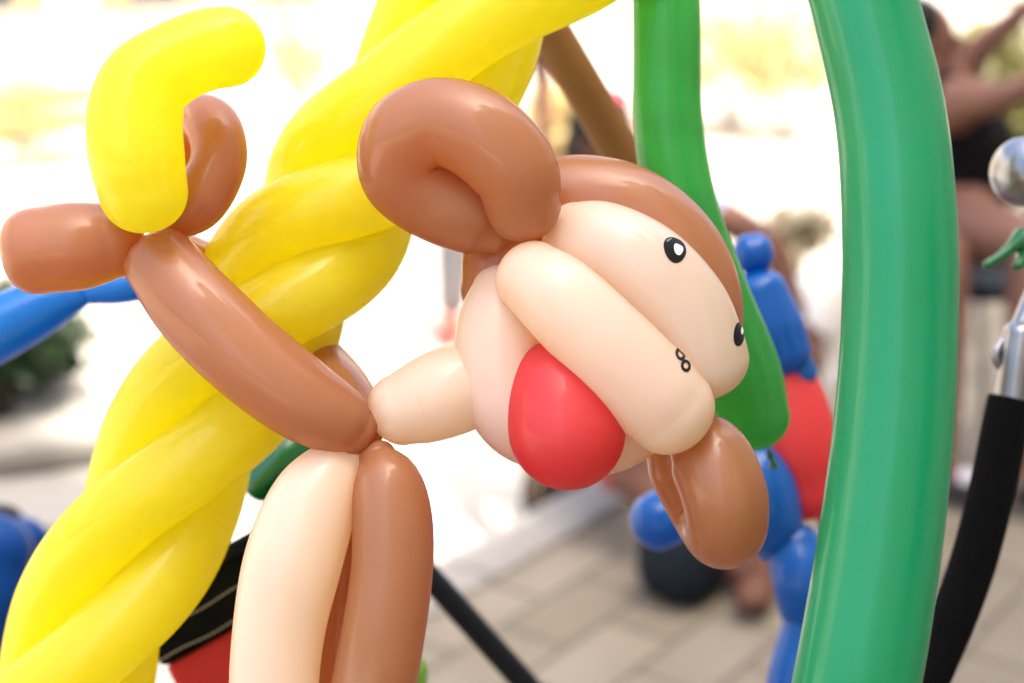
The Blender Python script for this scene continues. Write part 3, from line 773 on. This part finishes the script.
# ------------------------------------------------------------------ bag with stitched band
du = (W(262, 552, 1.22) - W(180, 597, 1.22)).normalized(); dn = (W(222, 560, 1.22) - Vector((0, 0, CAM_H))).normalized()
dn = (dn - du * dn.dot(du)).normalized(); dv = dn.cross(du).normalized()
if dv.z < 0: dv = -dv
BR = Matrix((du, dn, dv)).transposed()
if BR.determinant() < 0: BR = Matrix((du, -dn, dv)).transposed(); 
px = 1.22 / F
bo = W(225, 608, 1.22)      # where the black band meets its middle
sb_ = thing('shoulder_bag', bo - dv * .3, 'red bag with white stitched black band behind the cream leg', 'bag')
def bl_(u, v, n=0.0): return bo + du * (u * px) + dv * (v * px) + dn * n
link('band', mesh_of('band', [box(bl_(10, 16, .062), 190 * px, .13, 78 * px, BR, .012)]), M['bagblack'], sb_)
link('body', mesh_of('body', [box(bl_(10, -134, .062), 184 * px, .12, 226 * px, BR, .01)]), M['bagred'], sb_)
for v in (12, -15):
    dash = []
    for k in range(-17, 22):
        dash.append(box(bl_(k * 5.2, v + 1.2 * math.sin(k * .4), -.0035), 2.9 * px, .0014, 1.7 * px, BR))
    link('stitching', mesh_of('stitching', dash), M['thread'], sb_, False)
link('piping', mesh_of('piping', [rod([bl_(-80, 40, -.001), bl_(0, 41, -.002), bl_(95, 40, -.001)], .0034)]), M['bagblack'], sb_)

# ------------------------------------------------------------------ pole and handle
pa, pb = W(505, -45, 1.36), W(862, 560, 1.62)
po = link('wooden_pole', mesh_of('wooden_pole', [tube_world([(pa, .0205), (pa.lerp(pb, .5), .0215), (pb, .022)], ((.15, 3), (.15, 3)), 24, 12)]), M['wood'])
tag(set_origin(po, pb), 'plain brown wooden pole slanting behind the monkey\'s head', 'pole')
dp = link('metal_pole', mesh_of('metal_pole', [rod([W(360, 500, 1.5), W(470, 622, 1.52), W(620, 790, 1.56)], .0135, 16, 20)]), M['navymetal'])
tag(set_origin(dp, W(620, 790, 1.56)), 'thin dark pole slanting above the pavement beside the brown leg', 'pole')

ch = thing('cart_handle', W(910, 760, 1.22), 'curved black foam handle with chrome fitting at the right edge', 'handle')
balloon('grip', [(888, 760, 1.2, 22), (932, 668, 1.2, 22), (968, 578, 1.2, 22.5), (991, 494, 1.2, 22.5), (1006, 420, 1.2, 22.5), (1010, 402, 1.2, 22)], M['foam'], ch, ((.3, 3), (.25, 4)), 28, 50)
balloon('collar', [(1011, 398, 1.2, 19), (1016, 360, 1.2, 19.5), (1020, 336, 1.2, 17.5)], M['steel'], ch, ((.2, 4), (.9, 2)), 28, 20)
balloon('lever', [(1004, 338, 1.2, 3.5), (996, 352, 1.195, 4.5), (997, 364, 1.195, 3.5), (1003, 372, 1.2, 3)], M['steel'], ch, ((.8, 2), (.8, 2)), 14, 16)
balloon('tube', [(1021, 326, 1.2, 10), (1044, 270, 1.21, 10), (1062, 225, 1.22, 10), (1052, 186, 1.22, 10), (1036, 174, 1.215, 9)], M['chrome'], ch, ((.4, 2), (.3, 2)), 18, 40)
balloon('bell', [(1024, 172, 1.205, 35), (1034, 172, 1.215, 35)], M['chrome'], ch, ((.75, 2.0), (.25, 4)), 40, 8)

fr = skin('rubber_frog', [(W(1030, 246, 1.19), .016), (W(1020, 238, 1.188), .013), (W(1042, 254, 1.19), .014),
        (W(1012, 247, 1.185), .0055), (W(999, 258, 1.18), .0045), (W(990, 262, 1.18), .004), (W(984, 268, 1.178), .005),
        (W(1022, 262, 1.185), .005), (W(1014, 268, 1.18), .0045), (W(1044, 272, 1.185), .005), (W(1040, 286, 1.18), .005)],
        [(0, 1), (0, 2), (1, 3), (3, 4), (4, 5), (5, 6), (0, 7), (7, 8), (2, 9), (9, 10)], M['frog'], None)
tag(fr, 'small green rubber frog dangling below the chrome bell', 'toy')
